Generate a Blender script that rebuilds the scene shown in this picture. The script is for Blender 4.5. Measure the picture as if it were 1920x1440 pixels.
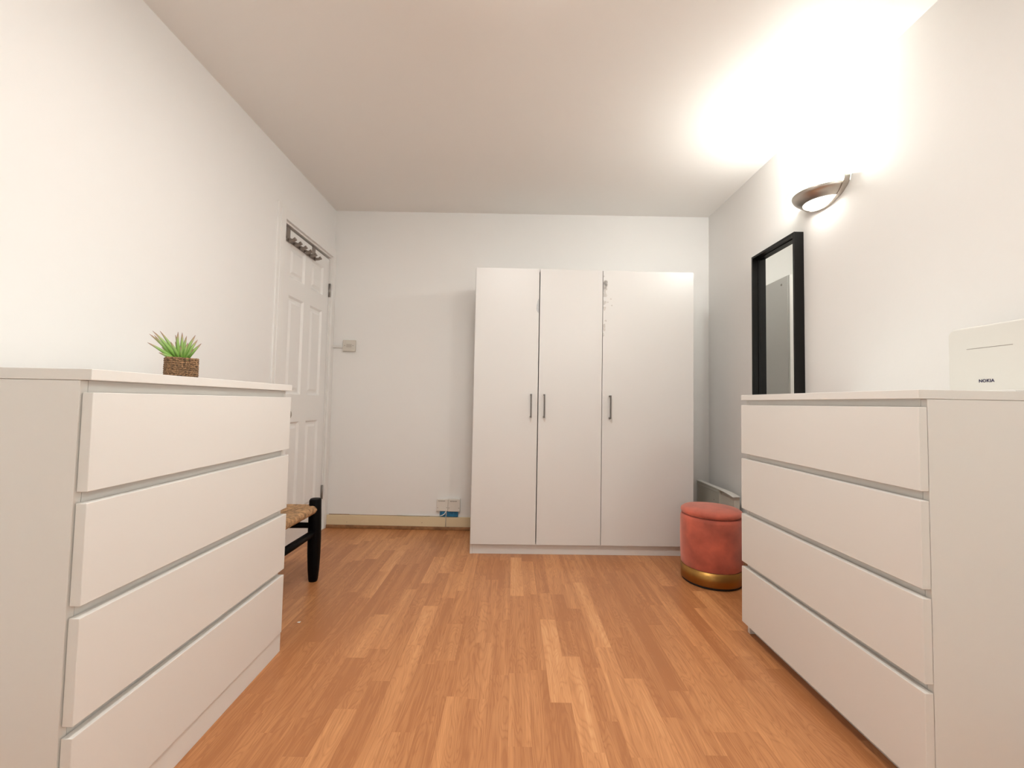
import bpy, bmesh, math, random
from mathutils import Vector, Matrix

random.seed(7)
S = bpy.context.scene
C = S.collection
for o in list(bpy.data.objects):
    bpy.data.objects.remove(o)

# ------------------------------------------------------------------ camera, world, exposure
PITCH, ROLL, YAW, EYE = 0.0438, 0.0190, -0.0030, 0.9486
cp, sp = math.cos(PITCH), math.sin(PITCH)
cy, sy = math.cos(YAW), math.sin(YAW)
fwd = Vector((sy * cp, cy * cp, sp))
rgt = Vector((cy, -sy, 0))
upv = rgt.cross(fwd)
r2 = math.cos(ROLL) * rgt + math.sin(ROLL) * upv
u2 = -math.sin(ROLL) * rgt + math.cos(ROLL) * upv
cd = bpy.data.cameras.new('camera')
cam = bpy.data.objects.new('camera', cd)
C.objects.link(cam)
m = Matrix((r2, u2, -fwd)).transposed().to_4x4()
m.translation = Vector((0, 0, EYE))
cam.matrix_world = m
cd.sensor_fit = 'HORIZONTAL'
cd.sensor_width = 36.0
cd.lens = 799.27 * 36.0 / 1920.0
cd.clip_start = 0.02
S.camera = cam

w = bpy.data.worlds.new('world')
S.world = w
w.use_nodes = True
w.node_tree.nodes['Background'].inputs[0].default_value = (1.0, 0.95, 0.9, 1)
w.node_tree.nodes['Background'].inputs[1].default_value = 0.3

S.view_settings.view_transform = 'Standard'
S.view_settings.look = 'None'
S.view_settings.gamma = 1.0
S.view_settings.use_curve_mapping = False
S.view_settings.exposure = 0.17

# power and colour of the wall lamps
LAMP_COL = (1.0, 0.99, 0.955)
LAMP_UP = 10.5        # the wall lamp in the picture
LAMP_FILL = 34.0      # unseen twin behind the camera, added to brighten the room
OPAL = 11.0           # the wall lamp's glowing underside

# disc of fill light added overhead, out of the frame
CEIL_AT = (-0.02, 1.12, 2.393)
cl_ = bpy.data.lights.new('ceiling_fill', 'AREA')
cl_.shape = 'DISK'
cl_.size = 0.36
cl_.energy = 16.0
cl_.color = (1.0, 0.99, 0.955)
clo = bpy.data.objects.new('ceiling_fill', cl_)
C.objects.link(clo)
clo.location = (CEIL_AT[0], CEIL_AT[1], CEIL_AT[2] - 0.075)

# fill light added behind the camera, shining in through an added window
al = bpy.data.lights.new('window_fill', 'AREA')
al.shape = 'RECTANGLE'
al.size, al.size_y = 2.3, 1.35
al.energy = 12.0
al.color = (0.97, 0.985, 1.0)
alo = bpy.data.objects.new('window_fill', al)
C.objects.link(alo)
alo.location = (0.05, -1.95, 1.50)
alo.rotation_euler = (math.radians(-90), 0, math.radians(180))

XL, XR, YB, YR, H = -1.381, 1.4706, 3.205, -1.7, 2.393

# ------------------------------------------------------------------ helpers
def tag(o, label=None, cat=None, group=None, kind=None):
    if label: o['label'] = label
    if cat: o['category'] = cat
    if group: o['group'] = group
    if kind: o['kind'] = kind
    return o

def empty(name, loc=(0, 0, 0), rz=0.0, label=None, cat=None, group=None, kind=None):
    o = bpy.data.objects.new(name, None)
    o.empty_display_size = 0.1
    C.objects.link(o)
    o.location = loc
    o.rotation_euler = (0, 0, rz)
    return tag(o, label, cat, group, kind)

def box(bm, x0, x1, y0, y1, z0, z1, mi=0, M=None):
    vs = [Vector((x, y, z)) for z in (z0, z1) for y in (y0, y1) for x in (x0, x1)]
    if M is not None: vs = [M @ v for v in vs]
    v = [bm.verts.new(p) for p in vs]
    for f in ((0, 2, 3, 1), (4, 5, 7, 6), (0, 1, 5, 4), (2, 6, 7, 3), (0, 4, 6, 2), (1, 3, 7, 5)):
        bm.faces.new([v[i] for i in f]).material_index = mi
    return v

def tube(bm, pts, rad, seg=10, cap=True, mi=0, flat=1.0):
    """tube along pts; rad a number or a list"""
    n = len(pts)
    pts = [Vector(p) for p in pts]
    if not hasattr(rad, '__len__'): rad = [rad] * n
    rings = []
    up = None
    for i in range(n):
        t = (pts[min(i + 1, n - 1)] - pts[max(i - 1, 0)]).normalized()
        if up is None:
            up = Vector((0, 0, 1)) if abs(t.z) < 0.9 else Vector((1, 0, 0))
        a = t.cross(up).normalized()
        b = a.cross(t).normalized()
        up = b
        rings.append([bm.verts.new(pts[i] + rad[i] * (math.cos(k * 2 * math.pi / seg) * a + flat * math.sin(k * 2 * math.pi / seg) * b)) for k in range(seg)])
    for i in range(n - 1):
        for k in range(seg):
            f = bm.faces.new((rings[i][k], rings[i][(k + 1) % seg], rings[i + 1][(k + 1) % seg], rings[i + 1][k]))
            f.material_index = mi
            f.smooth = True
    if cap:
        bm.faces.new(rings[0]).material_index = mi
        bm.faces.new(list(reversed(rings[-1]))).material_index = mi

def lathe(bm, prof, seg=64, cx=0, cy_=0, mi=0, a0=0.0, a1=2 * math.pi, sx=1.0, sy_=1.0):
    full = abs(a1 - a0 - 2 * math.pi) < 1e-6
    cols = []
    cnt = seg if full else seg + 1
    for k in range(cnt):
        a = a0 + (a1 - a0) * k / seg
        cols.append([bm.verts.new((cx + r * sx * math.cos(a), cy_ + r * sy_ * math.sin(a), z)) for r, z in prof])
    for k in range(seg):
        A, B = cols[k], cols[(k + 1) % cnt]
        for i in range(len(prof) - 1):
            if (A[i].co - B[i].co).length < 1e-7 and (A[i + 1].co - B[i + 1].co).length < 1e-7: continue
            f = bm.faces.new((A[i], B[i], B[i + 1], A[i + 1]))
            f.smooth = True
            f.material_index = mi

def obj(name, bm, mats, parent=None, bevel=0.0, segs=2, smooth=False, merge=True):
    if merge: bmesh.ops.remove_doubles(bm, verts=bm.verts, dist=1e-6)
    bmesh.ops.recalc_face_normals(bm, faces=bm.faces)
    me = bpy.data.meshes.new(name)
    if smooth:
        for f in bm.faces: f.smooth = True
    bm.to_mesh(me)
    bm.free()
    for mt in (mats if isinstance(mats, (list, tuple)) else [mats]): me.materials.append(mt)
    o = bpy.data.objects.new(name, me)
    C.objects.link(o)
    if parent is not None: o.parent = parent
    if bevel > 0:
        md = o.modifiers.new('bevel', 'BEVEL')
        md.width = bevel
        md.segments = segs
        md.limit_method = 'ANGLE'
        md.angle_limit = math.radians(40)
        md.harden_normals = False
    return o

def BM(): return bmesh.new()

# ------------------------------------------------------------------ materials
def mat(name, col=(0.8, 0.8, 0.8), rough=0.5, metal=0.0, spec=0.5, bump=None, vary=None, sheen=0.0, coat=0.0):
    """bump=(scale, strength[, stretch]); vary=(scale, amount) gentle colour mottling"""
    mt = bpy.data.materials.new(name)
    mt.use_nodes = True
    nt = mt.node_tree
    b = nt.nodes['Principled BSDF']
    b.inputs['Base Color'].default_value = (*col, 1)
    b.inputs['Roughness'].default_value = rough
    b.inputs['Metallic'].default_value = metal
    b.inputs['Specular IOR Level'].default_value = spec
    b.inputs['Sheen Weight'].default_value = sheen
    b.inputs['Coat Weight'].default_value = coat
    tc = nt.nodes.new('ShaderNodeTexCoord')
    if vary:
        n = nt.nodes.new('ShaderNodeTexNoise')
        n.inputs['Scale'].default_value = vary[0]
        n.inputs['Detail'].default_value = 4
        nt.links.new(tc.outputs['Object'], n.inputs['Vector'])
        r = nt.nodes.new('ShaderNodeValToRGB')
        a = vary[1]
        r.color_ramp.elements[0].position = 0.3
        r.color_ramp.elements[1].position = 0.7
        r.color_ramp.elements[0].color = (*[max(0, c * (1 - a)) for c in col], 1)
        r.color_ramp.elements[1].color = (*[min(1, c * (1 + a)) for c in col], 1)
        nt.links.new(n.outputs['Fac'], r.inputs['Fac'])
        nt.links.new(r.outputs['Color'], b.inputs['Base Color'])
    if bump:
        n = nt.nodes.new('ShaderNodeTexNoise')
        n.inputs['Scale'].default_value = bump[0]
        n.inputs['Detail'].default_value = 5
        src = tc.outputs['Object']
        if len(bump) > 2:
            mp = nt.nodes.new('ShaderNodeMapping')
            mp.inputs['Scale'].default_value = bump[2]
            nt.links.new(src, mp.inputs['Vector'])
            src = mp.outputs['Vector']
        nt.links.new(src, n.inputs['Vector'])
        bp = nt.nodes.new('ShaderNodeBump')
        bp.inputs['Strength'].default_value = bump[1]
        bp.inputs['Distance'].default_value = 0.01
        nt.links.new(n.outputs['Fac'], bp.inputs['Height'])
        nt.links.new(bp.outputs['Normal'], b.inputs['Normal'])
    return mt

M_wall = mat('wall_paint', (0.90, 0.885, 0.865), 0.62, bump=(28, 0.05), vary=(1.5, 0.008), spec=0.4)
M_ceil = mat('ceiling_paint', (0.90, 0.875, 0.84), 0.5, bump=(9, 0.04), spec=0.4)
M_rear = mat('rear_wall_paint', (0.91, 0.90, 0.875), 0.7, bump=(28, 0.05))
M_lam = mat('white_foil', (0.81, 0.79, 0.755), 0.38, bump=(160, 0.012), spec=0.5)
M_lam2 = mat('white_foil_wardrobe', (0.735, 0.715, 0.695), 0.36, bump=(130, 0.012), spec=0.5)
M_gloss = mat('door_gloss', (0.90, 0.885, 0.865), 0.32, bump=(60, 0.03, (1, 1, 0.15)))
M_arch = mat('architrave_gloss', (0.89, 0.87, 0.845), 0.34, bump=(40, 0.03))
M_cream = None
M_brown = mat('brown_quadrant', (0.32, 0.16, 0.07), 0.5, vary=(30, 0.3))
M_shade = mat('painted_shade', (0.03, 0.027, 0.025), 0.8)  # near-black colour standing in for the shade in hollows
M_handle = mat('dark_nickel', (0.17, 0.155, 0.145), 0.38, metal=0.9)
M_rack = mat('grey_steel', (0.30, 0.26, 0.23), 0.42, metal=0.75)
M_nickel = mat('brushed_nickel', (0.50, 0.45, 0.40), 0.34, metal=1.0, bump=(120, 0.05, (1, 1, 12)))
M_black = mat('black_frame', (0.005, 0.0045, 0.004), 0.34, spec=0.25, bump=(60, 0.03, (1, 1, 0.1)))
M_blackw = mat('black_painted_wood', (0.002, 0.002, 0.0025), 0.5, spec=0.10, bump=(60, 0.06, (1, 1, 0.1)))
M_mirror = mat('mirror_silver', (0.88, 0.90, 0.875), 0.01, metal=1.0)
M_velvet = mat('pink_velvet', (0.50, 0.105, 0.062), 0.72, vary=(9, 0.36), sheen=0.9, bump=(300, 0.08))
M_velvet.node_tree.nodes['Principled BSDF'].inputs['Sheen Tint'].default_value = (1.0, 0.55, 0.48, 1)
M_gold = mat('brass_band', (0.40, 0.215, 0.06), 0.40, metal=1.0)
M_foot = mat('black_foot', (0.01, 0.009, 0.008), 0.6)
M_plast = mat('white_plastic', (0.80, 0.775, 0.74), 0.36)
M_router = mat('router_plastic', (0.80, 0.785, 0.735), 0.45, bump=(200, 0.01))
M_plate = mat('yellowed_plate', (0.60, 0.55, 0.49), 0.4)
M_plate2 = mat('old_white_plate', (0.70, 0.66, 0.59), 0.4)
M_face = mat('socket_white', (0.80, 0.76, 0.70), 0.4)
M_ink = mat('dark_ink', (0.045, 0.04, 0.10), 0.5)
M_mark = mat('grey_mark', (0.33, 0.29, 0.26), 0.6)
M_blue = mat('blue_box', (0.02, 0.17, 0.33), 0.6, vary=(60, 0.35))
M_heater = mat('heater_enamel', (0.62, 0.60, 0.52), 0.42, bump=(50, 0.02))
M_heatend = mat('heater_end_lit', (0.74, 0.70, 0.62), 0.42)  # heater enamel made paler: the light on this end is in the colour
M_heatcap = mat('heater_cap', (0.83, 0.81, 0.76), 0.38)
M_rush = mat('rush_cord', (0.46, 0.27, 0.135), 0.8, vary=(60, 0.45), bump=(240, 0.5))
M_basket = mat('banana_rope', (0.26, 0.145, 0.072), 0.75, vary=(160, 0.75), bump=(260, 0.6))
M_soil = mat('soil', (0.05, 0.035, 0.02), 0.9, bump=(90, 0.5))
M_peel = mat('worn_foil', (0.60, 0.565, 0.53), 0.6, vary=(90, 0.14))
M_peel2 = mat('worn_foil_grey', (0.53, 0.53, 0.54), 0.6, vary=(60, 0.08))
M_hinge = mat('hinge_steel', (0.32, 0.30, 0.28), 0.4, metal=0.8)
M_scrap = mat('paper_white', (0.8, 0.78, 0.74), 0.8)

# cream skirting with brown chips and a dirty upper edge
def skirt_mat():
    mt = mat('cream_skirting', (0.78, 0.64, 0.42), 0.42)
    nt = mt.node_tree
    b = nt.nodes['Principled BSDF']
    tc = nt.nodes.new('ShaderNodeTexCoord')
    v = nt.nodes.new('ShaderNodeTexNoise')
    v.inputs['Scale'].default_value = 26
    v.inputs['Detail'].default_value = 6
    nt.links.new(tc.outputs['Object'], v.inputs['Vector'])
    r = nt.nodes.new('ShaderNodeValToRGB')
    r.color_ramp.elements[0].position = 0.70
    r.color_ramp.elements[0].color = (0.78, 0.64, 0.42, 1)
    r.color_ramp.elements[1].position = 0.74
    r.color_ramp.elements[1].color = (0.16, 0.08, 0.035, 1)
    nt.links.new(v.outputs['Fac'], r.inputs['Fac'])
    nt.links.new(r.outputs['Color'], b.inputs['Base Color'])
    return mt
M_cream = skirt_mat()

# clear lamp glass that lets the lamp light through, and the opal lower glass
def lamp_glass(name, col, mixf, rough):
    mt = bpy.data.materials.new(name)
    mt.use_nodes = True
    nt = mt.node_tree
    nt.nodes.clear()
    out = nt.nodes.new('ShaderNodeOutputMaterial')
    tr = nt.nodes.new('ShaderNodeBsdfTransparent')
    tr.inputs[0].default_value = (*col, 1)
    gl = nt.nodes.new('ShaderNodeBsdfGlossy')
    gl.inputs['Roughness'].default_value = rough
    mx = nt.nodes.new('ShaderNodeMixShader')
    mx.inputs[0].default_value = mixf
    nt.links.new(tr.outputs[0], mx.inputs[1])
    nt.links.new(gl.outputs[0], mx.inputs[2])
    nt.links.new(mx.outputs[0], out.inputs[0])
    return mt
M_clear = lamp_glass('clear_glass', (0.93, 0.98, 0.96), 0.10, 0.05)

def emit(name, col, s):
    mt = bpy.data.materials.new(name)
    mt.use_nodes = True
    nt = mt.node_tree
    nt.nodes.clear()
    out = nt.nodes.new('ShaderNodeOutputMaterial')
    e = nt.nodes.new('ShaderNodeEmission')
    e.inputs[0].default_value = (*col, 1)
    e.inputs[1].default_value = s
    nt.links.new(e.outputs[0], out.inputs[0])
    return mt
M_bulb = emit('lit_bulb', (1.0, 0.93, 0.82), 40.0)
M_opal = emit('lit_opal_glass', (1.0, 0.965, 0.905), OPAL)

# laminate floor: colour comes from each strip's own tone plus procedural oak grain
def floor_mat():
    mt = bpy.data.materials.new('oak_laminate')
    mt.use_nodes = True
    nt = mt.node_tree
    N, L = nt.nodes, nt.links
    b = N['Principled BSDF']
    b.inputs['Roughness'].default_value = 0.33
    b.inputs['Specular IOR Level'].default_value = 0.35
    at = N.new('ShaderNodeAttribute')
    at.attribute_name = 'strip'
    sep = N.new('ShaderNodeSeparateColor')
    L.new(at.outputs['Color'], sep.inputs[0])
    tc = N.new('ShaderNodeTexCoord')
    sx = N.new('ShaderNodeSeparateXYZ')
    L.new(tc.outputs['Object'], sx.inputs[0])
    def math_(op, a, b_, c=None):
        n = N.new('ShaderNodeMath')
        n.operation = op
        for i, q in enumerate((a, b_, c)):
            if q is None: continue
            if isinstance(q, (int, float)): n.inputs[i].default_value = q
            else: L.new(q, n.inputs[i])
        return n.outputs[0]
    # strip-local coordinates (offset by the strip's seed)
    px = math_('MULTIPLY_ADD', sep.outputs[1], 37.0, sx.outputs[0])
    py = math_('MULTIPLY_ADD', sep.outputs[2], 61.0, sx.outputs[1])
    cmb = N.new('ShaderNodeCombineXYZ')
    L.new(math_('MULTIPLY', px, 15.0), cmb.inputs[0])
    L.new(math_('MULTIPLY', py, 2.3), cmb.inputs[1])
    n1 = N.new('ShaderNodeTexNoise')
    n1.inputs['Scale'].default_value = 1.0
    n1.inputs['Detail'].default_value = 2.0
    n1.inputs['Distortion'].default_value = 0.6
    L.new(cmb.outputs[0], n1.inputs['Vector'])
    # growth rings: contour lines of the stretched noise
    rings = math_('FRACT', math_('MULTIPLY', n1.outputs['Fac'], 17.0), 0)
    tri = math_('ABSOLUTE', math_('SUBTRACT', rings, 0.5), 0)
    ringv = math_('POWER', math_('MULTIPLY', tri, 2.0), 2.6)
    cm2 = N.new('ShaderNodeCombineXYZ')
    L.new(math_('MULTIPLY', px, 260.0), cm2.inputs[0])
    L.new(math_('MULTIPLY', py, 7.0), cm2.inputs[1])
    n2 = N.new('ShaderNodeTexNoise')
    n2.inputs['Scale'].default_value = 1.0
    n2.inputs['Detail'].default_value = 3.0
    L.new(cm2.outputs[0], n2.inputs['Vector'])
    cm3 = N.new('ShaderNodeCombineXYZ')
    L.new(math_('MULTIPLY', px, 30.0), cm3.inputs[0])
    L.new(math_('MULTIPLY', py, 1.2), cm3.inputs[1])
    n3 = N.new('ShaderNodeTexNoise')
    n3.inputs['Scale'].default_value = 1.0
    n3.inputs['Detail'].default_value = 3.0
    L.new(cm3.outputs[0], n3.inputs['Vector'])
    # base tone ramp
    r = N.new('ShaderNodeValToRGB')
    e = r.color_ramp.elements
    e[0].position = 0.0
    e[0].color = (0.43, 0.170, 0.064, 1)
    e[1].position = 1.0
    e[1].color = (0.83, 0.48, 0.24, 1)
    k = r.color_ramp.elements.new(0.5)
    k.color = (0.65, 0.300, 0.125, 1)
    t = math_('ADD', sep.outputs[0], math_('MULTIPLY', math_('SUBTRACT', n3.outputs['Fac'], 0.5), 0.95))
    t = math_('ADD', t, math_('MULTIPLY', math_('SUBTRACT', n2.outputs['Fac'], 0.5), 0.62))
    t = math_('SUBTRACT', t, math_('MULTIPLY', ringv, 0.20))
    L.new(t, r.inputs['Fac'])
    L.new(r.outputs['Color'], b.inputs['Base Color'])
    return mt
M_floor = floor_mat()

# ------------------------------------------------------------------ the room
def floor():
    bm = BM()
    lay = bm.loops.layers.color.new('strip')
    SW = 0.0665
    rnd = random.Random(11)
    pieces = []
    x = -24 * SW + 0.004
    i = 0
    while x < XR + 0.02:
        x0, x1 = max(x, XL - 0.12), min(x + SW, XR + 0.12)
        if x1 > x0:
            y = YR - rnd.uniform(0, 0.5)
            while y < YB:
                ln = rnd.choice((0.26, 0.32, 0.38, 0.44, 0.52, 0.60))
                y0, y1 = max(y, YR - 0.1), min(y + ln, YB + 0.1)
                if y1 > y0:
                    tone = min(0.95, max(0.12, rnd.gauss(0.49, 0.11)))
                    if rnd.random() < 0.05: tone = 0.68
                    pieces.append([x0, x1, y0, y1, tone, rnd.random(), rnd.random(), i % 3])
                y += ln
        x += SW
        i += 1
    # strips the photograph shows noticeably pale or dark (floor positions)
    marks = [(0.04, 2.35, .92), (0.37, 2.15, .90), (0.14, 1.60, .92), (-0.70, 2.55, .85), (-0.83, 2.78, .85), (-0.62, 2.95, .7),
             (-0.34, 1.85, .88), (-0.22, 2.2, .78), (0.62, 1.75, .72), (-0.18, 1.75, .36), (-0.55, 2.0, .36), (0.25, 1.2, .78), (-0.5, 1.3, .72),
             (0.0, 1.55, .38), (0.42, 2.45, .62), (0.75, 2.4, .62)]
    for p in pieces:
        for mx, my, tn in marks:
            if p[0] <= mx < p[1] and p[2] <= my < p[3]: p[4] = 0.5 + (tn - 0.5) * 0.62
    for x0, x1, y0, y1, tn, s1, s2, k in pieces:
        f = bm.faces.new([bm.verts.new(q) for q in ((x0, y0, 0), (x1, y0, 0), (x1, y1, 0), (x0, y1, 0))])
        for lp in f.loops: lp[lay] = (tn, s1, s2, 1)
    # solid slab underneath
    v0 = box(bm, XL - 0.12, XR + 0.12, YR - 0.1, YB + 0.1, -0.08, -0.002)
    o = obj('floor', bm, M_floor, merge=False)
    tag(o, kind='structure')
floor()

def simple(name, args, mt, kind='structure', **k):
    bm = BM()
    for a in args: box(bm, *a)
    o = obj(name, bm, mt, **k)
    return tag(o, kind=kind)

DY0, DY1, DZ = 2.487, 3.156, 2.016      # door opening in the left wall
simple('wall_back', [(XL - 0.12, XR + 0.12, YB, YB + 0.12, 0, H)], M_wall)
simple('wall_right', [(XR, XR + 0.12, YR, YB, 0, H)], M_wall)
simple('wall_left', [(XL - 0.12, XL, YR, DY0, 0, H), (XL - 0.12, XL, DY1, YB, 0, H), (XL - 0.12, XL, DY0, DY1, DZ, H)], M_wall)
WX0, WX1, WZ0, WZ1 = -1.1, 1.2, 0.82, 2.18
simple('wall_rear', [(XL - 0.12, WX0, YR - 0.1, YR, 0, H), (WX1, XR + 0.12, YR - 0.1, YR, 0, H), (WX0, WX1, YR - 0.1, YR, 0, WZ0), (WX0, WX1, YR - 0.1, YR, WZ1, H)], M_rear)
simple('ceiling', [(XL - 0.12, XR + 0.12, YR - 0.1, YB + 0.12, H, H + 0.1)], M_ceil)

# unseen window added to let in fill light: frame, centre mullion, clear panes
wn = empty('fill_window_1', (0, YR - 0.05, 0), kind='structure')
bm = BM()
for a in ((WX0, WX0 + 0.06, -0.03, 0.03, WZ0, WZ1), (WX1 - 0.06, WX1, -0.03, 0.03, WZ0, WZ1), (WX0 + 0.06, WX1 - 0.06, -0.03, 0.03, WZ0, WZ0 + 0.06),
          (WX0 + 0.06, WX1 - 0.06, -0.03, 0.03, WZ1 - 0.06, WZ1), (0.02, 0.08, -0.03, 0.03, WZ0 + 0.06, WZ1 - 0.06)): box(bm, *a)
obj('fill_window_frame', bm, M_plast, wn, merge=False)
for a, b_ in ((WX0 + 0.06, 0.02), (0.08, WX1 - 0.06)):
    bm = BM(); box(bm, a, b_, -0.003, 0.003, WZ0 + 0.06, WZ1 - 0.06)
    obj('fill_window_pane', bm, M_clear, wn)

# skirting on the back wall
bb = empty('baseboard_back', (0, YB, 0), kind='structure')
bm = BM(); box(bm, XL + 0.016, XR - 0.11, -0.012, 0, 0.0, 0.094)
obj('skirting_board', bm, M_cream, bb, bevel=0.003)
bm = BM(); box(bm, XL + 0.016, -0.26, -0.021, -0.0125, 0.0, 0.025)
obj('floor_bead', bm, M_brown, bb, bevel=0.006)
bm = BM(); box(bm, XL + 0.03, -0.60, -0.0035, 0, 0.0945, 0.0968)
box(bm, XL + 0.03, -1.20, -0.0035, 0, 0.0965, 0.0985)
obj('edge_crack', bm, M_brown, bb)
simple('baseboard_left', [(XL, XL + 0.012, YR, DY0 - 0.09, 0, 0.09)], M_arch, bevel=0.003)

# ------------------------------------------------------------------ the panel door
def door():
    d = empty('door_1', (XL, (DY0 + DY1) / 2, 0), kind='structure')
    y0, y1 = DY0 - d.location.y, DY1 - d.location.y
    hw = 0.075
    # moulded architrave round the opening
    bm = BM()
    ye = YB - d.location.y - 0.001
    for (a, b_, t) in ((0.0, 0.052, 0.016), (0.052, hw, 0.011)):
        box(bm, 0, t, y0 - b_, y0 - a, 0, DZ + b_)
        box(bm, 0, t, y0 - a, min(y1 + b_, ye), DZ + a, DZ + b_)
        if y1 + a < ye - 0.003:
            box(bm, 0, t, y1 + a, min(y1 + b_, ye), 0, DZ + a)
    obj('architrave', bm, M_arch, d, bevel=0.0015, merge=False)
    # lining
    bm = BM()
    box(bm, -0.119, -0.001, y0, y0 + 0.012, 0, DZ)
    box(bm, -0.119, -0.001, y1 - 0.008, y1, 0, DZ)
    box(bm, -0.119, -0.001, y0 + 0.012, y1 - 0.008, DZ - 0.012, DZ)
    box(bm, -0.119, -0.07, y0 + 0.012, y0 + 0.03, 0, DZ - 0.012)
    obj('door_lining', bm, M_arch, d)
    bm = BM(); box(bm, -0.1, 0.014, y0, y1, 0.0, 0.008)
    obj('threshold', bm, M_heatcap, d)
    # leaf with six raised and fielded panels
    ly0, ly1, lz0, lz1 = y0 + 0.015, y1 - 0.012, 0.010, DZ - 0.026
    XF = -0.012
    cols = [(ly0 + 0.092, -0.036), (0.052, ly1 - 0.090)]
    rows = [(0.20, 0.80), (0.975, 1.585), (1.70, 1.905)]
    ys = sorted({ly0, ly1, *[v for c in cols for v in c]})
    zs = sorted({lz0, lz1, *[v for c in rows for v in c]})
    bm = BM()
    for i in range(len(ys) - 1):
        for j in range(len(zs) - 1):
            a, b_, c, e = ys[i], ys[i + 1], zs[j], zs[j + 1]
            if (a, b_) in cols and (c, e) in rows:
                # bevelled recess, flat field, raised centre
                lv = [(0, 0), (0.012, -0.012), (0.026, -0.012), (0.042, -0.004)]
                ring = []
                for ins, dx in lv:
                    ring.append([bm.verts.new((XF + dx, yy, zz)) for yy, zz in ((a + ins, c + ins), (b_ - ins, c + ins), (b_ - ins, e - ins), (a + ins, e - ins))])
                for q in range(3):
                    for k in range(4):
                        bm.faces.new((ring[q][k], ring[q][(k + 1) % 4], ring[q + 1][(k + 1) % 4], ring[q + 1][k]))
                bm.faces.new(ring[-1])
            else:
                bm.faces.new([bm.verts.new((XF, yy, zz)) for yy, zz in ((a, c), (b_, c), (b_, e), (a, e))])
    # back and edges
    for q in (((XF, ly0, lz0), (XF, ly0, lz1), (XF - .035, ly0, lz1), (XF - .035, ly0, lz0)),
              ((XF, ly1, lz0), (XF, ly1, lz1), (XF - .035, ly1, lz1), (XF - .035, ly1, lz0)),
              ((XF, ly0, lz0), (XF, ly1, lz0), (XF - .035, ly1, lz0), (XF - .035, ly0, lz0)),
              ((XF, ly0, lz1), (XF, ly1, lz1), (XF - .035, ly1, lz1), (XF - .035, ly0, lz1)),
              ((XF - .035, ly0, lz0), (XF - .035, ly1, lz0), (XF - .035, ly1, lz1), (XF - .035, ly0, lz1))):
        bm.faces.new([bm.verts.new(p) for p in q])
    bmesh.ops.remove_doubles(bm, verts=bm.verts, dist=1e-5)
    obj('door_leaf', bm, M_gloss, d)
    # near-black sheet standing in for the shade behind the gap
    bm = BM(); box(bm, -0.13, -0.12, y0, y1, 0, DZ)
    obj('gap_shade', bm, M_shade, d)
    for z in (0.27, 1.76):
        bm = BM()
        tube(bm, [(-0.004, ly1 + 0.004, z - 0.05), (-0.004, ly1 + 0.004, z + 0.05)], 0.0065, 10)
        box(bm, -0.011, -0.008, ly1 - 0.003, ly1 + 0.004, z - 0.05, z + 0.05)
        obj('hinge', bm, M_hinge, d)
    # round knob on a rose
    bm = BM()
    R = Matrix.Translation((XF, ly0 + 0.058, 0.852)) @ Matrix.Rotation(math.radians(90), 4, 'Y')
    lathe(bm, [(0, 0.001), (0.026, 0.001), (0.026, 0.006), (0.011, 0.009), (0.009, 0.026), (0.020, 0.034), (0.026, 0.045), (0.022, 0.057), (0.010, 0.063), (0, 0.064)], 32)
    bmesh.ops.transform(bm, matrix=R, verts=bm.verts)
    obj('door_knob', bm, M_nickel, d)
door()

# over-door hook rack
def rack():
    yc = 2.74
    t = empty('hook_rack', (XL - 0.012, yc, 1.80), label='grey metal over-door rack with a row of six hooks', cat='hook rack')
    y0, y1 = -0.205, 0.172
    ztop, zbar = 0.186, 0.120
    for y in (y0 + 0.022, y1 - 0.022):
        bm = BM()
        box(bm, 0.002, 0.0045, y - 0.021, y + 0.021, zbar, ztop + 0.0065)
        box(bm, -0.036, 0.0045, y - 0.021, y + 0.021, ztop + 0.0055, ztop + 0.0085)
        box(bm, -0.0375, -0.0355, y - 0.021, y + 0.021, ztop - 0.02, ztop + 0.0085)
        obj('hanger_strap', bm, M_rack, t)
    bm = BM(); box(bm, 0.0046, 0.0086, y0, y1, zbar - 0.018, zbar + 0.014)
    obj('hook_rail', bm, M_rack, t, bevel=0.001)
    for k in range(6):
        y = y0 + 0.018 + k * (y1 - y0 - 0.036) / 5
        bm = BM()
        pts = [(0.0088, y, zbar - 0.006), (0.022, y, zbar - 0.009), (0.036, y, zbar - 0.008), (0.047, y, zbar - 0.003)]
        tube(bm, pts, [0.011, 0.0095, 0.009, 0.009], 12)
        tube(bm, [(0.045, y, zbar - 0.004), (0.053, y, zbar + 0.001)], 0.011, 14)
        obj('hook', bm, M_rack, t)
rack()

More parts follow.
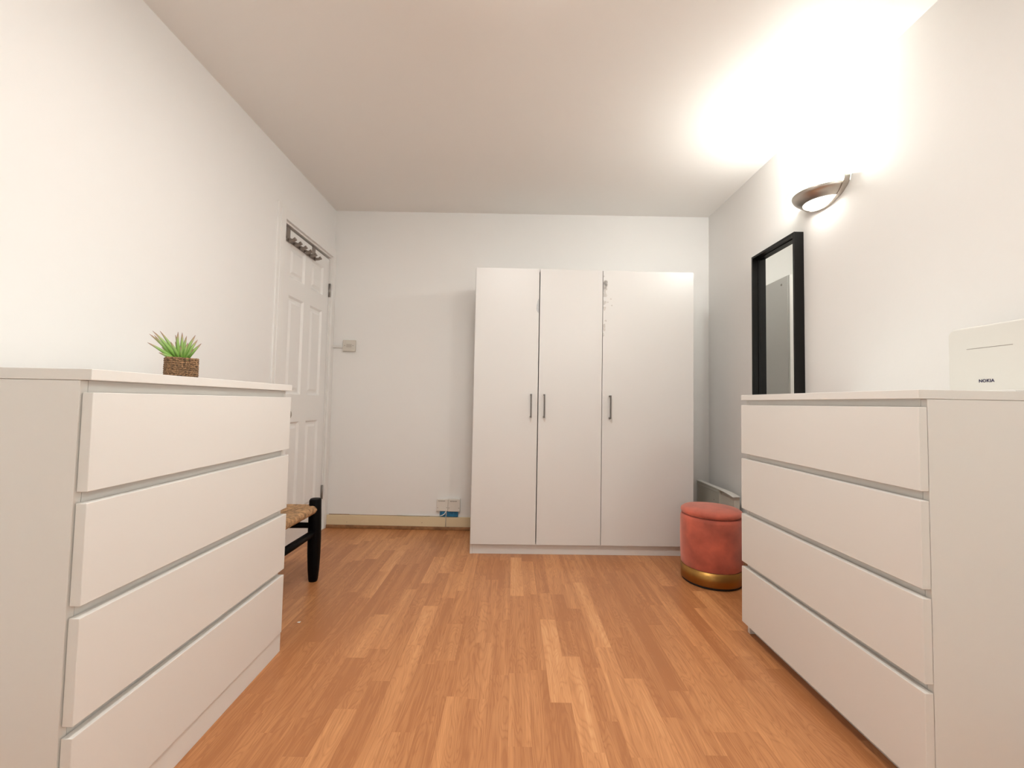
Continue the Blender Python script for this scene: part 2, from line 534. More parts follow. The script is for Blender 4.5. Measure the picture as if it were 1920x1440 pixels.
# ------------------------------------------------------------------ chests of drawers
def chest(name, loc, rz, label, rows, plinth_y, plinth_top, inset, depth=0.468):
    """front faces local -Y, width along +X (0 to 0.8)"""
    W = 0.80
    t = empty(name, loc, rz, label, 'chest of drawers')
    bm = BM(); box(bm, 0, W, 0, depth, 0.9775, 1.0)
    obj('top_panel', bm, M_lam, t, bevel=0.0012)
    for a in (0.002, W - 0.0185):
        bm = BM(); box(bm, a, a + 0.0165, 0.023, depth - 0.002, 0, 0.977)
        obj('side_panel', bm, M_lam, t, bevel=0.001)
    bm = BM()
    box(bm, 0.019, W - 0.019, depth - 0.010, depth - 0.004, 0.02, 0.976)
    box(bm, 0.019, W - 0.019, 0.031, 0.047, 0.925, 0.976)
    obj('back_panel', bm, M_lam, t)
    bm = BM(); box(bm, 0.019, W - 0.019, plinth_y, plinth_y + 0.016, 0.0, plinth_top)
    if plinth_y < 0.02:
        bm.free(); bm = BM(); box(bm, 0.002, W - 0.002, plinth_y, 0.0225, 0.0, plinth_top)
    obj('plinth', bm, M_lam, t, bevel=0.001)
    for (z0, z1) in rows:
        bm = BM()
        box(bm, inset, W - inset, -0.0005, 0.0205, z0, z1)                # the front
        box(bm, 0.020, W - 0.020, 0.034, depth - 0.03, z0 + 0.012, z1 - 0.004)
        o = obj('drawer', bm, M_lam, t, bevel=0.0012, segs=2, merge=False)
        # rail seen in the finger gap above the front
        bm = BM(); box(bm, 0.0195, W - 0.0195, 0.0235, 0.0335, z1 - 0.03, z1 + 0.0240)
        obj('gap_rail', bm, M_lam, o)
    return t

chest('chest_of_drawers', (-0.8389, 0.8442, 0), math.radians(90) + 0.0185,
      'white four-drawer chest on the left, with the potted plant on top',
      [(0.756, 0.953), (0.534, 0.7335), (0.306, 0.511), (0.0725, 0.284)], 0.0045, 0.0685, 0.0055)
chest('chest_of_drawers', (0.987, 1.8486, 0), math.radians(-90) + 0.0102,
      'white four-drawer chest on the right, with the router on top',
      [(0.752, 0.957), (0.518, 0.729), (0.296, 0.496), (0.045, 0.275)], 0.045, 0.044, 0.0005, depth=0.466)

# ------------------------------------------------------------------ wardrobe
def blob(bm, cx, cz, rx, rz_, y, mi, rnd, clipx=None, n=18, rough=0.22):
    vs = []
    ph = rnd.uniform(0, 6)
    for k in range(n):
        a = 2 * math.pi * k / n
        q = 1 + rough * math.sin(3 * a + ph) + rough * rnd.uniform(-0.6, 0.6)
        x = cx + rx * q * math.cos(a)
        if clipx is not None: x = max(x, clipx[0]); x = min(x, clipx[1])
        vs.append((x, cz + rz_ * q * math.sin(a)))
    v = [bm.verts.new((x, y, z)) for x, z in vs]
    f = bm.faces.new(v)
    f.material_index = mi

def wardrobe():
    W, D, HH = 1.405, 0.462, 1.81
    rnd = random.Random(5)
    t = empty('wardrobe', (-0.2529, 2.6914, 0), 0.0219, 'tall white three-door wardrobe with dark bar handles', 'wardrobe')
    for a in (0.0, 0.8105, W - 0.016):
        bm = BM(); box(bm, a, a + 0.016, 0.021 if a != 0.8105 else 0.06, D, 0.0 if a != 0.8105 else 0.07, HH - 0.016)
        o = obj('side_panel' if a != 0.8105 else 'partition', bm, M_lam2, t, bevel=0.0008)
    # cover cap of a fixing on the right-hand side, near the top
    bm = BM()
    Rm = Matrix.Translation((W, 0.085, 1.765)) @ Matrix.Rotation(math.radians(90), 4, 'Y')
    lathe(bm, [(0, 0.0016), (0.007, 0.0014), (0.008, 0.0)], 20)
    bmesh.ops.transform(bm, matrix=Rm, verts=bm.verts)
    obj('screw_cap', bm, M_mark, t)
    bm = BM(); box(bm, 0, W, 0.021, D, HH - 0.016, HH)
    obj('top_panel', bm, M_lam2, t, bevel=0.0008)
    bm = BM(); box(bm, 0.0165, W - 0.0165, D - 0.008, D - 0.003, 0.07, HH - 0.017)
    box(bm, 0.0165, 0.810, 0.03, D - 0.009, 0.055, 0.0695)
    box(bm, 0.827, W - 0.0165, 0.03, D - 0.009, 0.055, 0.0695)
    obj('back_panel', bm, M_lam2, t)
    bm = BM(); box(bm, 0.0165, W - 0.0165, 0.024, 0.040, 0.0, 0.0545)
    box(bm, 0.0165, W - 0.0165, 0.0241, 0.039, 0.050, 0.064)
    obj('plinth', bm, M_lam2, t, bevel=0.0008)
    doors = [(0.004, 0.4085, 0.366), (0.4143, 0.8156, 0.4495), (0.8194, 1.4035, 0.866)]
    for i, (a, b_, hx) in enumerate(doors):
        bm = BM()
        box(bm, a, b_, 0.0, 0.018, 0.0655 if i != 2 else 0.066, HH - 0.001)
        if i == 0:
            cl = (a, b_ - 0.0006)
            blob(bm, b_, 1.565, 0.016, 0.048, -0.0003, 1, rnd, cl, 24, 0.10)
        if i == 2:
            cl = (a + 0.0006, b_)
            sc = 0.000337
            for (qx, qz, w_, h_) in ((10, 190, 12, 18), (30, 380, 40, 70), (45, 330, 50, 60), (28, 450, 46, 50), (30, 560, 46, 46),
                                     (15, 715, 50, 38), (95, 705, 12, 14), (155, 640, 15, 14), (175, 770, 15, 14),
                                     (25, 835, 28, 42), (50, 1075, 24, 16), (20, 1210, 32, 68), (12, 1360, 18, 30), (45, 300, 36, 24)):
                # picked off a 10.28x enlargement: position right of the door edge, and down
                cxp = a + qx * 0.000320
                czp = HH - 0.001 - (qz - 75) * 0.000325
                blob(bm, cxp, czp, w_ * sc, h_ * sc, -0.0003, 1, rnd, cl, 18, 0.22)
        o = obj('door', bm, [M_lam2, M_peel2 if i == 0 else M_peel], t, merge=False)
        # bar handle on two short posts
        bm = BM()
        z0, z1 = 0.858, 1.006
        box(bm, hx - 0.0045, hx + 0.0045, -0.034, -0.025, z0, z1)
        for z in (z0, z1 - 0.010):
            box(bm, hx - 0.0045, hx + 0.0045, -0.0255, -0.0005, z, z + 0.010)
        obj('handle', bm, M_handle, o, bevel=0.0012)
wardrobe()

# ------------------------------------------------------------------ wall mirror in deep black frame
def mirror():
    y0, y1, z0, z1 = 2.147, 2.537, 0.352, 1.850
    D = 0.050
    t = empty('wall_mirror', (XR, (y0 + y1) / 2, z0), label='tall mirror in a deep black frame behind the right-hand chest', cat='mirror')
    a, b_ = y0 - t.location.y, y1 - t.location.y
    h = z1 - z0
    T = 0.0125
    bm = BM()
    box(bm, -D, -0.001, a, a + T, 0, h)
    box(bm, -D, -0.001, b_ - T, b_, 0, h)
    box(bm, -D, -0.001, a + T, b_ - T, 0, T)
    box(bm, -D, -0.001, a + T, b_ - T, h - T, h)
    # slim inner step against the glass
    s = 0.004
    box(bm, -0.018, -0.008, a + T, a + T + s, T, h - T)
    box(bm, -0.018, -0.008, b_ - T - s, b_ - T, T, h - T)
    box(bm, -0.018, -0.008, a + T + s, b_ - T - s, h - T - s, h - T)
    box(bm, -0.018, -0.008, a + T + s, b_ - T - s, T, T + s)
    obj('frame', bm, M_black, t, merge=False, bevel=0.0006, segs=1)
    bm = BM(); box(bm, -0.0105, -0.006, a + T, b_ - T, T, h - T)
    obj('mirror_glass', bm, M_mirror, t, merge=False)
mirror()

# ------------------------------------------------------------------ wall lamps
def sconce(y, z, label, power):
    t = empty('wall_lamp', (XR, y, z), label=label, cat='wall lamp')
    a, b_ = 0.130, 0.143
    # open metal bowl: half an ellipsoidal dish, cut open at the bottom
    def half(bm, s0, s1, n=14, seg=48, off=0.0, dz=0.085):
        cols = []
        for k in range(seg + 1):
            th = math.pi * k / seg
            row = []
            for i in range(n + 1):
                q = s0 + (s1 - s0) * i / n
                ra, zz = math.cos(q), -math.sin(q) * dz
                row.append(bm.verts.new((-(b_ - off) * ra * math.sin(th) - 0.0005, (a - off) * ra * math.cos(th), zz + off)))
            cols.append(row)
        for k in range(seg):
            for i in range(n):
                f = bm.faces.new((cols[k][i], cols[k + 1][i], cols[k + 1][i + 1], cols[k][i + 1]))
                f.smooth = True
    bm = BM(); half(bm, 0.0, 0.82, dz=0.060)
    o = obj('metal_bowl', bm, M_nickel, t)
    sd = o.modifiers.new('solid', 'SOLIDIFY'); sd.thickness = 0.002; sd.offset = -1
    bm = BM(); half(bm, 0.79, math.pi / 2 - 0.01, off=0.003, dz=0.056)
    o = obj('opal_glass', bm, M_opal, t)
    # clear glass plate over the bowl with a half-round front
    bm = BM()
    ga, gb = 0.158, 0.166
    top, bot = [], []
    for k in range(65):
        th = math.pi * k / 64
        top.append(bm.verts.new((-gb * math.sin(th) - 0.002, ga * math.cos(th), 0.016)))
        bot.append(bm.verts.new((-gb * math.sin(th) - 0.002, ga * math.cos(th), 0.011)))
    bm.faces.new(top); bm.faces.new(list(reversed(bot)))
    for k in range(64): bm.faces.new((top[k], top[k + 1], bot[k + 1], bot[k]))
    bm.faces.new((top[-1], top[0], bot[0], bot[-1]))
    obj('glass_plate', bm, M_clear, t)
    # crescent strap against the wall, deepest at its two ends
    bm = BM()
    prev = None
    n = 60
    for k in range(n + 1):
        th = math.pi * k / n
        e = abs(math.cos(th))
        wdt = 0.012 + 0.016 * e
        sa, sd_ = 0.146, 0.086
        y_, z_ = -sa * math.cos(th), 0.022 - sd_ * math.sin(th)
        ny, nz = -math.cos(th), -math.sin(th)
        th_ = 0.004 + 0.003 * (1 - e)
        x1 = -0.001 - wdt
        ring = [bm.verts.new(p) for p in ((-0.001, y_, z_), (x1, y_, z_), (x1 + 0.002, y_ - ny * th_, z_ - nz * th_), (-0.001, y_ - ny * th_, z_ - nz * th_))]
        if prev:
            for q in range(4):
                f = bm.faces.new((prev[q], prev[(q + 1) % 4], ring[(q + 1) % 4], ring[q]))
        else: bm.faces.new(ring)
        prev = ring
    bm.faces.new(prev)
    obj('strap', bm, M_nickel, t, bevel=0.0012)
    # bulb: short linear halogen tube
    bm = BM()
    tube(bm, [(-0.052, -0.040, 0.0), (-0.052, -0.034, 0.0), (-0.052, 0.034, 0.0), (-0.052, 0.040, 0.0)], [0.003, 0.006, 0.006, 0.003], 12)
    obj('bulb', bm, M_bulb, t)
    l = bpy.data.lights.new('bulb_light', 'POINT')
    l.energy = power
    l.color = LAMP_COL
    l.shadow_soft_size = 0.045
    lo = bpy.data.objects.new('bulb_light', l)
    C.objects.link(lo)
    lo.parent = t
    lo.location = (-0.060, 0, 0.052)
    l = bpy.data.lights.new('reflector_beam', 'SPOT')       # the bowl throws extra light upward
    l.spot_size = math.radians(135)
    l.spot_blend = 1.0
    l.energy = power * 0.9
    l.color = LAMP_COL
    l.shadow_soft_size = 0.04
    lo = bpy.data.objects.new('reflector_beam', l)
    C.objects.link(lo)
    lo.parent = t
    lo.location = (-0.085, 0, 0.030)
    lo.rotation_euler = (math.pi, 0, 0)
    return t
sconce(1.985, 1.965, 'lit half-round wall lamp of brushed metal and glass above the mirror', LAMP_UP)

sconce(-1.15, 1.965, 'second half-round wall lamp, added unseen behind the camera as fill light', LAMP_FILL)  # added out of view to brighten the room

# round fitting for the added ceiling fill, out of the frame
def added_ceiling_light():
    t = empty('added_ceiling_light', CEIL_AT, label='round flush ceiling light, added unseen overhead to brighten the room', cat='ceiling light')
    bm = BM(); lathe(bm, [(0, -0.0005), (0.19, -0.0005), (0.195, -0.004), (0.195, -0.028), (0.188, -0.030), (0, -0.030)], 64)
    obj('base', bm, M_plast, t)
    bm = BM(); lathe(bm, [(0.185, -0.031), (0.186, -0.050), (0.170, -0.064), (0.10, -0.071), (0, -0.073)], 64)
    obj('diffuser', bm, emit('fill_diffuser', (1.0, 0.95, 0.87), 8.0), t)
added_ceiling_light()

# ------------------------------------------------------------------ velvet pouffe
def pouffe():
    t = empty('storage_stool', (1.105, 2.385, 0), label='round pink velvet storage stool with a brass base', cat='stool')
    r = 0.155
    bm = BM()
    lathe(bm, [(0, 0.086), (r - 0.004, 0.086), (r, 0.090), (r + 0.003, 0.15), (r + 0.0045, 0.25), (r + 0.003, 0.335), (r - 0.002, 0.352), (r - 0.012, 0.356), (0, 0.356)], 72)
    obj('body', bm, M_velvet, t)
    bm = BM()
    lathe(bm, [(0, 0.358), (r - 0.010, 0.358), (r - 0.002, 0.362), (r + 0.002, 0.371), (r, 0.381), (r - 0.012, 0.390), (r - 0.05, 0.397), (r - 0.1, 0.400), (0, 0.401)], 72)
    obj('lid_cushion', bm, M_velvet, t)
    bm = BM()
    lathe(bm, [(0, 0.012), (r - 0.002, 0.012), (r + 0.001, 0.014), (r + 0.001, 0.0855), (r - 0.003, 0.0858), (0, 0.0858)], 72)
    obj('brass_band', bm, M_gold, t)
    bm = BM()
    lathe(bm, [(0, 0.0), (r - 0.008, 0.0), (r - 0.004, 0.003), (r - 0.004, 0.0118), (0, 0.0118)], 72)
    obj('foot_ring', bm, M_foot, t)
pouffe()

# ------------------------------------------------------------------ rush-seated black stool
def rush_stool():
    t = empty('rush_stool', (-1.175, 2.045, 0), 0.0, 'low black wooden stool with a woven rush seat, in front of the door', 'stool')
    hx, hy = 0.145, 0.222
    for sx_ in (-1, 1):
        for sy_ in (-1, 1):
            bm = BM()
            prof = [(0.0, 0.020), (0.012, 0.0225), (0.06, 0.0265), (0.14, 0.030), (0.22, 0.031), (0.34, 0.0295), (0.417, 0.028), (0.425, 0.024)]
            seg = 20
            rings = []
            for z, r in prof:
                ox = 0.004 * (1 - z / 0.42)
                ring = []
                for k in range(seg):
                    an = 2 * math.pi * k / seg
                    c, s_ = math.cos(an), math.sin(an)
                    q = 1 / (abs(c) ** 2.6 + abs(s_) ** 2.6) ** (1 / 2.6)
                    ring.append(bm.verts.new((sx_ * (hx + ox) + r * q * c, sy_ * hy + r * q * s_, z)))
                rings.append(ring)
            for i in range(len(rings) - 1):
                for k in range(seg):
                    bm.faces.new((rings[i][k], rings[i][(k + 1) % seg], rings[i + 1][(k + 1) % seg], rings[i + 1][k])).smooth = True
            bm.faces.new(rings[0]); bm.faces.new(rings[-1])
            obj('leg', bm, M_blackw, t)
    for s_ in (-1, 1):
        bm = BM(); tube(bm, [(-hx + 0.02, s_ * hy, 0.285), (0, s_ * hy, 0.285), (hx - 0.02, s_ * hy, 0.285)], [0.014, 0.016, 0.014], 14)
        obj('stretcher', bm, M_blackw, t)
        bm = BM(); tube(bm, [(s_ * hx, -hy + 0.02, 0.250), (s_ * hx, 0, 0.250), (s_ * hx, hy - 0.02, 0.250)], [0.017, 0.019, 0.017], 14)
        obj('stretcher', bm, M_blackw, t)
    # rush seat: cords come over each rail and run inward to the diagonals
    bm = BM()
    rz_, rr = 0.372, 0.017
    cr = 0.0052
    def cord(P, rnd):
        tube(bm, P, cr * rnd.uniform(0.9, 1.12), 6)
    rnd = random.Random(3)
    def side(ax, sgn, half, dep, other):
        n = int(2 * (half - 0.022) / 0.0098)
        for i in range(n + 1):
            u = -(half - 0.022) + i * 2 * (half - 0.022) / n
            reach = min((half - abs(u)) / half * dep, dep - 0.002) + 0.003
            pts = []
            for q in range(7):
                an = -math.pi / 2 + q * math.pi / 6
                pts.append((dep + rr * math.cos(an), rz_ + rr * math.sin(an)))
            pts = [(dep - reach * 0.6, rz_ - rr + 0.002)] + pts
            for q in (0.3, 0.65, 1.0):
                pts.append((dep - reach * q, rz_ + rr - 0.010 * q * reach / dep + rnd.uniform(-0.0008, 0.0008)))
            P = []
            for d_, z in pts:
                P.append((sgn * d_, u, z) if ax == 0 else (u, sgn * d_, z))
            cord(P, rnd)
    for sg in (-1, 1):
        side(0, sg, hy, hx, 0)
        side(1, sg, hx, hy, 0)
    box(bm, -hx + 0.004, hx - 0.004, -hy + 0.004, hy - 0.004, rz_ - 0.010, rz_ + 0.004)
    obj('rush_seat', bm, M_rush, t, merge=False)
rush_stool()

# ------------------------------------------------------------------ potted plant
def plant_mat():
    mt = bpy.data.materials.new('succulent_leaf')
    mt.use_nodes = True
    nt = mt.node_tree
    b = nt.nodes['Principled BSDF']
    b.inputs['Roughness'].default_value = 0.45
    at = nt.nodes.new('ShaderNodeAttribute'); at.attribute_name = 'along'
    sc = nt.nodes.new('ShaderNodeSeparateColor')
    nt.links.new(at.outputs['Color'], sc.inputs[0])
    r = nt.nodes.new('ShaderNodeValToRGB')
    e = r.color_ramp.elements
    e[0].position = 0.0; e[0].color = (0.20, 0.42, 0.05, 1)
    e[1].position = 1.0; e[1].color = (0.36, 0.17, 0.15, 1)
    k = e.new(0.45); k.color = (0.34, 0.50, 0.17, 1)
    k = e.new(0.72); k.color = (0.45, 0.33, 0.20, 1)
    nt.links.new(sc.outputs[0], r.inputs['Fac'])
    nt.links.new(r.outputs['Color'], b.inputs['Base Color'])
    return mt
M_leaf = plant_mat()

def plant():
    px, py = -1.10, 1.405
    rz = math.radians(46)
    t = empty('potted_plant', (px, py, 1.0), rz, 'small spiky green plant in a square brown woven pot', 'plant')
    hw, hd, hh = 0.042, 0.036, 0.075
    rnd = random.Random(2)
    bm = BM()
    rows = 11
    def rrect(s, hx, hy, rc):
        # point on a rounded rectangle, s in 0..1
        per = []
        for cx_, cy_, a0 in ((hx - rc, hy - rc, 0), (-hx + rc, hy - rc, 90), (-hx + rc, -hy + rc, 180), (hx - rc, -hy + rc, 270)):
            for k in range(5):
                a = math.radians(a0 + k * 22.5)
                per.append(Vector((cx_ + rc * math.cos(a), cy_ + rc * math.sin(a), 0)))
        per.append(per[0])
        L = [0]
        for i in range(1, len(per)): L.append(L[-1] + (per[i] - per[i - 1]).length)
        d = (s % 1.0) * L[-1]
        for i in range(1, len(per)):
            if L[i] >= d:
                f = (d - L[i - 1]) / max(1e-9, L[i] - L[i - 1])
                return per[i - 1].lerp(per[i], f)
        return per[0]
    for i in range(rows):
        for strand in range(2):
            pts, rad = [], []
            ph = rnd.uniform(0, 6)
            n = 110
            for k in range(n + 1):
                s = k / n
                p = rrect(s, hw, hd, 0.012)
                w1 = math.sin(s * 2 * math.pi * 26 + strand * math.pi + ph)
                nrm = p.normalized()
                q = p + nrm * (0.0014 * math.cos(s * 2 * math.pi * 26 + strand * math.pi + ph) - 0.002)
                pts.append((q.x, q.y, 0.0046 + i * (hh - 0.008) / (rows - 1) + 0.0016 * w1))
                rad.append(0.0028 * (1 + 0.22 * math.sin(k * 1.7 + ph) + rnd.uniform(-0.15, 0.15)))
            tube(bm, pts, rad, 6, cap=False)
    obj('woven_pot', bm, M_basket, t, merge=False)
    bm = BM()
    box(bm, -hw + 0.005, hw - 0.005, -hd + 0.005, hd - 0.005, 0.004, hh - 0.012)
    obj('soil', bm, M_soil, t, bevel=0.006)
    bm = BM()
    lay = bm.loops.layers.color.new('along')
    # leaves: (lean to the right in the photo in degrees, length, bend, lean towards the viewer)
    L = [(-62, .085, .10, 20), (-50, .100, -.15, 5), (-42, .098, .22, -10), (-34, .098, .25, 12), (-25, .096, .2, -6), (-13, .090, -.22, 16), (-5, .082, .1, -14),
         (4, .084, .0, 8), (9, .078, .1, -8), (22, .084, .18, 6), (33, .078, .1, -10), (47, .072, .05, 12), (-70, .055, .0, 28), (16, .06, .1, 24), (-20, .064, .1, 26),
         (0, .05, 0, 34), (38, .05, .1, 30), (-46, .066, .1, -30), (28, .062, .2, -28), (-8, .07, .1, -30)]
    # image-right direction at the plant, expressed in the plant's own axes
    import_r = Matrix.Rotation(-rz, 3, 'Z')
    vd = Vector((px, py, 0)).normalized()
    right = import_r @ Vector((vd.y, -vd.x, 0))
    tow = import_r @ (-vd)
    for lean, ln, bend, fw in L:
        ln *= 1.16; lean = lean * 0.72 - 4
        a = math.radians(lean)
        d0 = (right * math.sin(a) + Vector((0, 0, 1)) * math.cos(a) + tow * math.tan(math.radians(fw)) * 0.8).normalized()
        base = right * (0.013 * math.sin(a)) + tow * (0.010 * math.sin(math.radians(fw))) + Vector((0, 0, hh - 0.013))
        side = d0.cross(tow if abs(fw) < 60 else Vector((0, 0, 1))).normalized()
        nrm = side.cross(d0).normalized()
        n = 10
        prev = None
        wmax = 0.0085 if ln > 0.06 else 0.007
        if abs(lean) > 58: wmax = 0.004
        for k in range(n + 1):
            s = k / n
            c = base + d0 * ln * s + right * (math.copysign(1, lean if lean else 1) * bend * ln * s * s * 0.6) + Vector((0, 0, -0.012 * s * s * abs(math.sin(a))))
            wd = wmax * (0.62 + 0.75 * s) * (1 - s) ** 0.85 + 0.0004
            if s < 0.05: wd = wmax * 0.6
            th = 0.0022 * (1 - s) + 0.0003
            ring = [bm.verts.new(c + side * wd), bm.verts.new(c - nrm * th), bm.verts.new(c - side * wd), bm.verts.new(c + nrm * th * 0.2)]
            if prev:
                for q in range(4):
                    f = bm.faces.new((prev[0][q], prev[0][(q + 1) % 4], ring[(q + 1) % 4], ring[q]))
                    f.smooth = True
                    for lp in f.loops:
                        v_ = s if lp.vert in ring else prev[1]
                        lp[lay] = (v_, v_, v_, 1)
            prev = (ring, s)
    obj('leaves', bm, M_leaf, t, merge=False)
plant()

# ------------------------------------------------------------------ router on the right-hand chest
def rounded_box(bm, y0, y1, z0, z1, x0, x1, rc, n=8):
    loop = []
    for cy_, cz, a0 in ((y1 - rc, z1 - rc, 0), (y0 + rc, z1 - rc, 90), (y0 + 0.006, z0 + 0.006, 180), (y1 - 0.006, z0 + 0.006, 270)):
        r = rc if a0 < 180 else 0.006
        for k in range(n + 1):
            a = math.radians(a0 + 90 * k / n)
            loop.append((cy_ + r * math.cos(a), cz + r * math.sin(a)))
    A = [bm.verts.new((x0, y, z)) for y, z in loop]
    B = [bm.verts.new((x1, y, z)) for y, z in loop]
    bm.faces.new(A); bm.faces.new(list(reversed(B)))
    for k in range(len(loop)): bm.faces.new((A[k], A[(k + 1) % len(loop)], B[(k + 1) % len(loop)], B[k]))

def router():
    XF = 1.375
    t = empty('router', (XF, 1.225, 1.0), label='white upright router box with a dark logo on the right-hand chest', cat='router')
    ya, yb = 1.095 - 1.225, 1.348 - 1.225
    bm = BM(); rounded_box(bm, ya, yb, 0.006, 0.203, 0.0, 0.052, 0.022)
    obj('housing', bm, M_router, t, bevel=0.006, segs=4)
    bm = BM(); box(bm, -0.0006, 0.001, 1.172 - 1.225, 1.292 - 1.225, 0.1352, 0.1366)
    obj('vent_slot', bm, M_mark, t)
    bm = BM(); box(bm, -0.125, 0.060, 1.062 - 1.225, 1.30 - 1.225, 0.0005, 0.0055)
    obj('stand', bm, M_plast, t, bevel=0.002)
    cu = bpy.data.curves.new('logo', 'FONT')
    cu.body = 'NOKIA'
    cu.size = 0.0125
    cu.space_character = 1.05
    cu.extrude = 0.0002
    cu.offset = 0.0003
    cu.align_x = 'CENTER'
    tmp = bpy.data.objects.new('logo_curve', cu)
    C.objects.link(tmp)
    dg = bpy.context.evaluated_depsgraph_get()
    me = bpy.data.meshes.new_from_object(tmp.evaluated_get(dg))
    bpy.data.objects.remove(tmp)
    me.materials.clear(); me.materials.append(M_ink)
    o = bpy.data.objects.new('logo', me)
    C.objects.link(o)
    o.parent = t
    R = Matrix(((0, 0, -1), (-1, 0, 0), (0, 1, 0))).to_4x4()
    R.translation = Vector((-0.0008, 1.240 - 1.225, 0.0345))
    o.matrix_local = R
router()

# ------------------------------------------------------------------ panel heater on the right wall
def heater():
    t = empty('panel_heater', (XR, 2.99, 0), label='low off-white panel heater behind the pink stool', cat='heater')
    y0, ym, y1 = 2.685 - 2.99, 2.855 - 2.99, 3.185 - 2.99
    X = lambda x: x - XR
    bm = BM(); box(bm, X(1.376), X(1.404), ym, y1, 0.09, 0.3995)
    box(bm, X(1.373), X(1.404), ym + 0.002, y1, 0.383, 0.3995)
    obj('casing', bm, M_heater, t, bevel=0.001, merge=False)
    bm = BM(); box(bm, X(1.392), X(1.425), y0 + 0.004, ym - 0.001, 0.09, 0.387)
    box(bm, X(1.392), X(1.425), ym - 0.03, ym - 0.001, 0.387, 0.397)
    obj('end_casing', bm, M_heatend, t, bevel=0.002, merge=False)
    for y in (y0 + 0.08, y1 - 0.06):
        bm = BM(); box(bm, X(1.403), -0.001, y - 0.012, y + 0.012, 0.15, 0.24)
        obj('wall_bracket', bm, M_heater, t)
    # cap: flat along the wall, its near end broadening and drooping in a curve
    bm = BM()
    rows = []
    n = 30
    for i in range(n + 1):
        y = y1 + (y0 - 0.012 - y1) * i / n
        g = max(0.0, min(1.0, (ym + 0.02 - y) / (ym + 0.02 - y0 + 0.012)))
        g2 = g * g
        xf = 1.370 + 0.004 * g2
        xb = 1.404 + 0.028 * g * (1 - 0.45 * g2)
        zt = 0.4055 - 0.014 * g2
        row = []
        for (fx, dz) in ((0.0, -0.0015), (0.06, 0.0), (0.5, 0.001), (1.0, 0.0), (1.0, -0.004), (0.5, -0.0045), (0.0, -0.0048)):
            row.append(bm.verts.new((X(xf + (xb - xf) * fx), y, zt + dz)))
        rows.append(row)
    for i in range(n):
        for k in range(7):
            bm.faces.new((rows[i][k], rows[i][(k + 1) % 7], rows[i + 1][(k + 1) % 7], rows[i + 1][k]))
    bm.faces.new(rows[0]); bm.faces.new(list(reversed(rows[-1])))
    obj('top_cap', bm, M_heatcap, t, merge=False)
    bm = BM(); box(bm, X(1.3715), X(1.3755), ym + 0.012, y1, 0.3805, 0.3825)
    obj('trim_line', bm, M_heatcap, t)
    bm = BM()
    tube(bm, [(X(1.3765), 2.925 - 2.99, 0.318), (X(1.3745), 2.925 - 2.99, 0.318)], 0.0035, 10)
    obj('screw', bm, M_mark, t)
heater()

# ------------------------------------------------------------------ wall plates
def spur():
    x0, x1, z0, z1 = -1.287, -1.193, 1.311, 1.396
    t = empty('wall_plate', ((x0 + x1) / 2, YB, z0), label='square fused wall plate at mid height beside the door', cat='wall plate')
    w_, h_ = (x1 - x0) / 2, z1 - z0
    bm = BM(); box(bm, -w_, w_, -0.022, -0.0005, 0, h_)
    obj('plate', bm, M_plate2, t, bevel=0.003)
    for x in (-0.031, 0.031):
        bm = BM(); tube(bm, [(x, -0.022, h_ / 2), (x, -0.0232, h_ / 2)], 0.0032, 12)
        obj('screw', bm, M_mark, t)
    bm = BM(); box(bm, -0.018, 0.020, -0.0245, -0.0222, h_ / 2 - 0.012, h_ / 2 + 0.013)
    obj('fuse_carrier', bm, M_plate, t, bevel=0.0015)
    c = empty('cable_trunking', (-1.33, YB, 1.337), label='short white trunking from the corner to the fused plate', cat='trunking')
    bm = BM(); box(bm, -0.038, 0.0425, -0.013, -0.0005, 0.0, 0.019)
    obj('channel', bm, M_plast, c, bevel=0.001)
    bm = BM(); box(bm, -0.040, -0.0385, -0.010, -0.002, 0.002, 0.008)
    obj('end_shade', bm, M_shade, c)  # dark block on the solid end, painted as the shade of a hollow
spur()

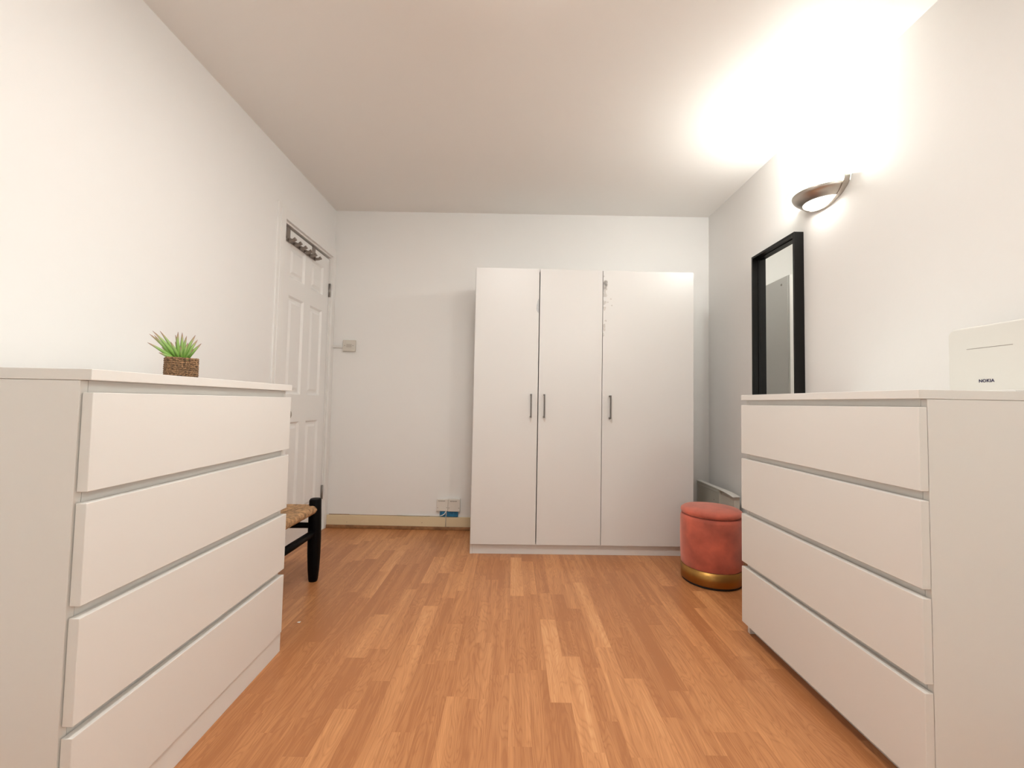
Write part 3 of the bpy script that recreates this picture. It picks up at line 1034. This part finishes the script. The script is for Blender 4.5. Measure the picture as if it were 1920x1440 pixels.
def sockets():
    z0, z1 = 0.139, 0.226
    for i, (x0, x1, dz, dy, lab) in enumerate(((-0.549, -0.4655, 0.0, 0.024, 'left one of two square sockets low on the wall by the wardrobe'),
                                               (-0.4635, -0.376, 0.004, 0.030, 'right one of two square sockets low on the wall, nearer the wardrobe'))):
        t = empty('wall_socket', ((x0 + x1) / 2, YB, z0), label=lab, cat='socket')
        w_, h_ = (x1 - x0) / 2, z1 - z0
        bm = BM(); box(bm, -w_, w_, -dy, -0.0005, 0, h_ + dz)
        obj('faceplate', bm, M_face, t, bevel=0.0025)
        bm = BM()
        for q in range(7):
            xx = -0.030 + q * 0.0075
            box(bm, xx, xx + 0.0052, -dy - 0.0006, -dy + 0.0002, h_ - 0.015 - (q % 2) * 0.001, h_ - 0.009)
        obj('lettering', bm, M_mark, t)
        for x in (-w_ + 0.008, w_ - 0.008):
            bm = BM(); tube(bm, [(x, -dy, 0.026), (x, -dy - 0.001, 0.026)], 0.0028, 10)
            obj('screw', bm, M_mark, t)
    b = empty('back_box', (-0.453, YB, 0.097), label='blue box showing under the two low sockets', cat='box')
    bm = BM()
    box(bm, -0.072, 0.062, -0.016, -0.0005, 0.0, 0.0415)
    box(bm, -0.072, -0.052, -0.0165, -0.0005, 0.010, 0.0415)
    obj('box_body', bm, M_blue, b, bevel=0.002)
    c = empty('cable', (-0.5, YB, 0.1), label='thin white cable lying on the skirting and up to the sockets', cat='cable')
    bm = BM()
    pts = [(-0.34, -0.007, 0.0005), (-0.22, -0.007, -0.0005), (-0.10, -0.007, 0.0008), (-0.03, -0.010, 0.001), (-0.005, -0.019, 0.008), (0.012, -0.022, 0.020), (0.020, -0.022, 0.037)]
    tube(bm, pts, 0.0035, 8)
    obj('lead', bm, M_plast, c)
    bm = BM()
    tube(bm, [(0.024, -0.021, 0.038), (0.024, -0.021, 0.020), (0.022, -0.021, 0.004), (0.020, -0.0155, -0.010), (0.020, -0.0150, -0.080)], 0.0028, 8)
    obj('lead', bm, M_plate, c)
sockets()

# small paper scrap on the floor
bm = BM()
v = [bm.verts.new(p) for p in ((-0.007, -0.004, 0.0015), (0.006, -0.005, 0.0006), (0.008, 0.003, 0.003), (-0.004, 0.005, 0.0008))]
bm.faces.new(v)
bmesh.ops.solidify(bm, geom=bm.faces[:], thickness=0.0006)
o = obj('paper_scrap', bm, M_scrap)
o.location = (-0.891, 1.85, 0)
tag(o, 'tiny white scrap on the floor beside the left-hand chest', 'scrap')
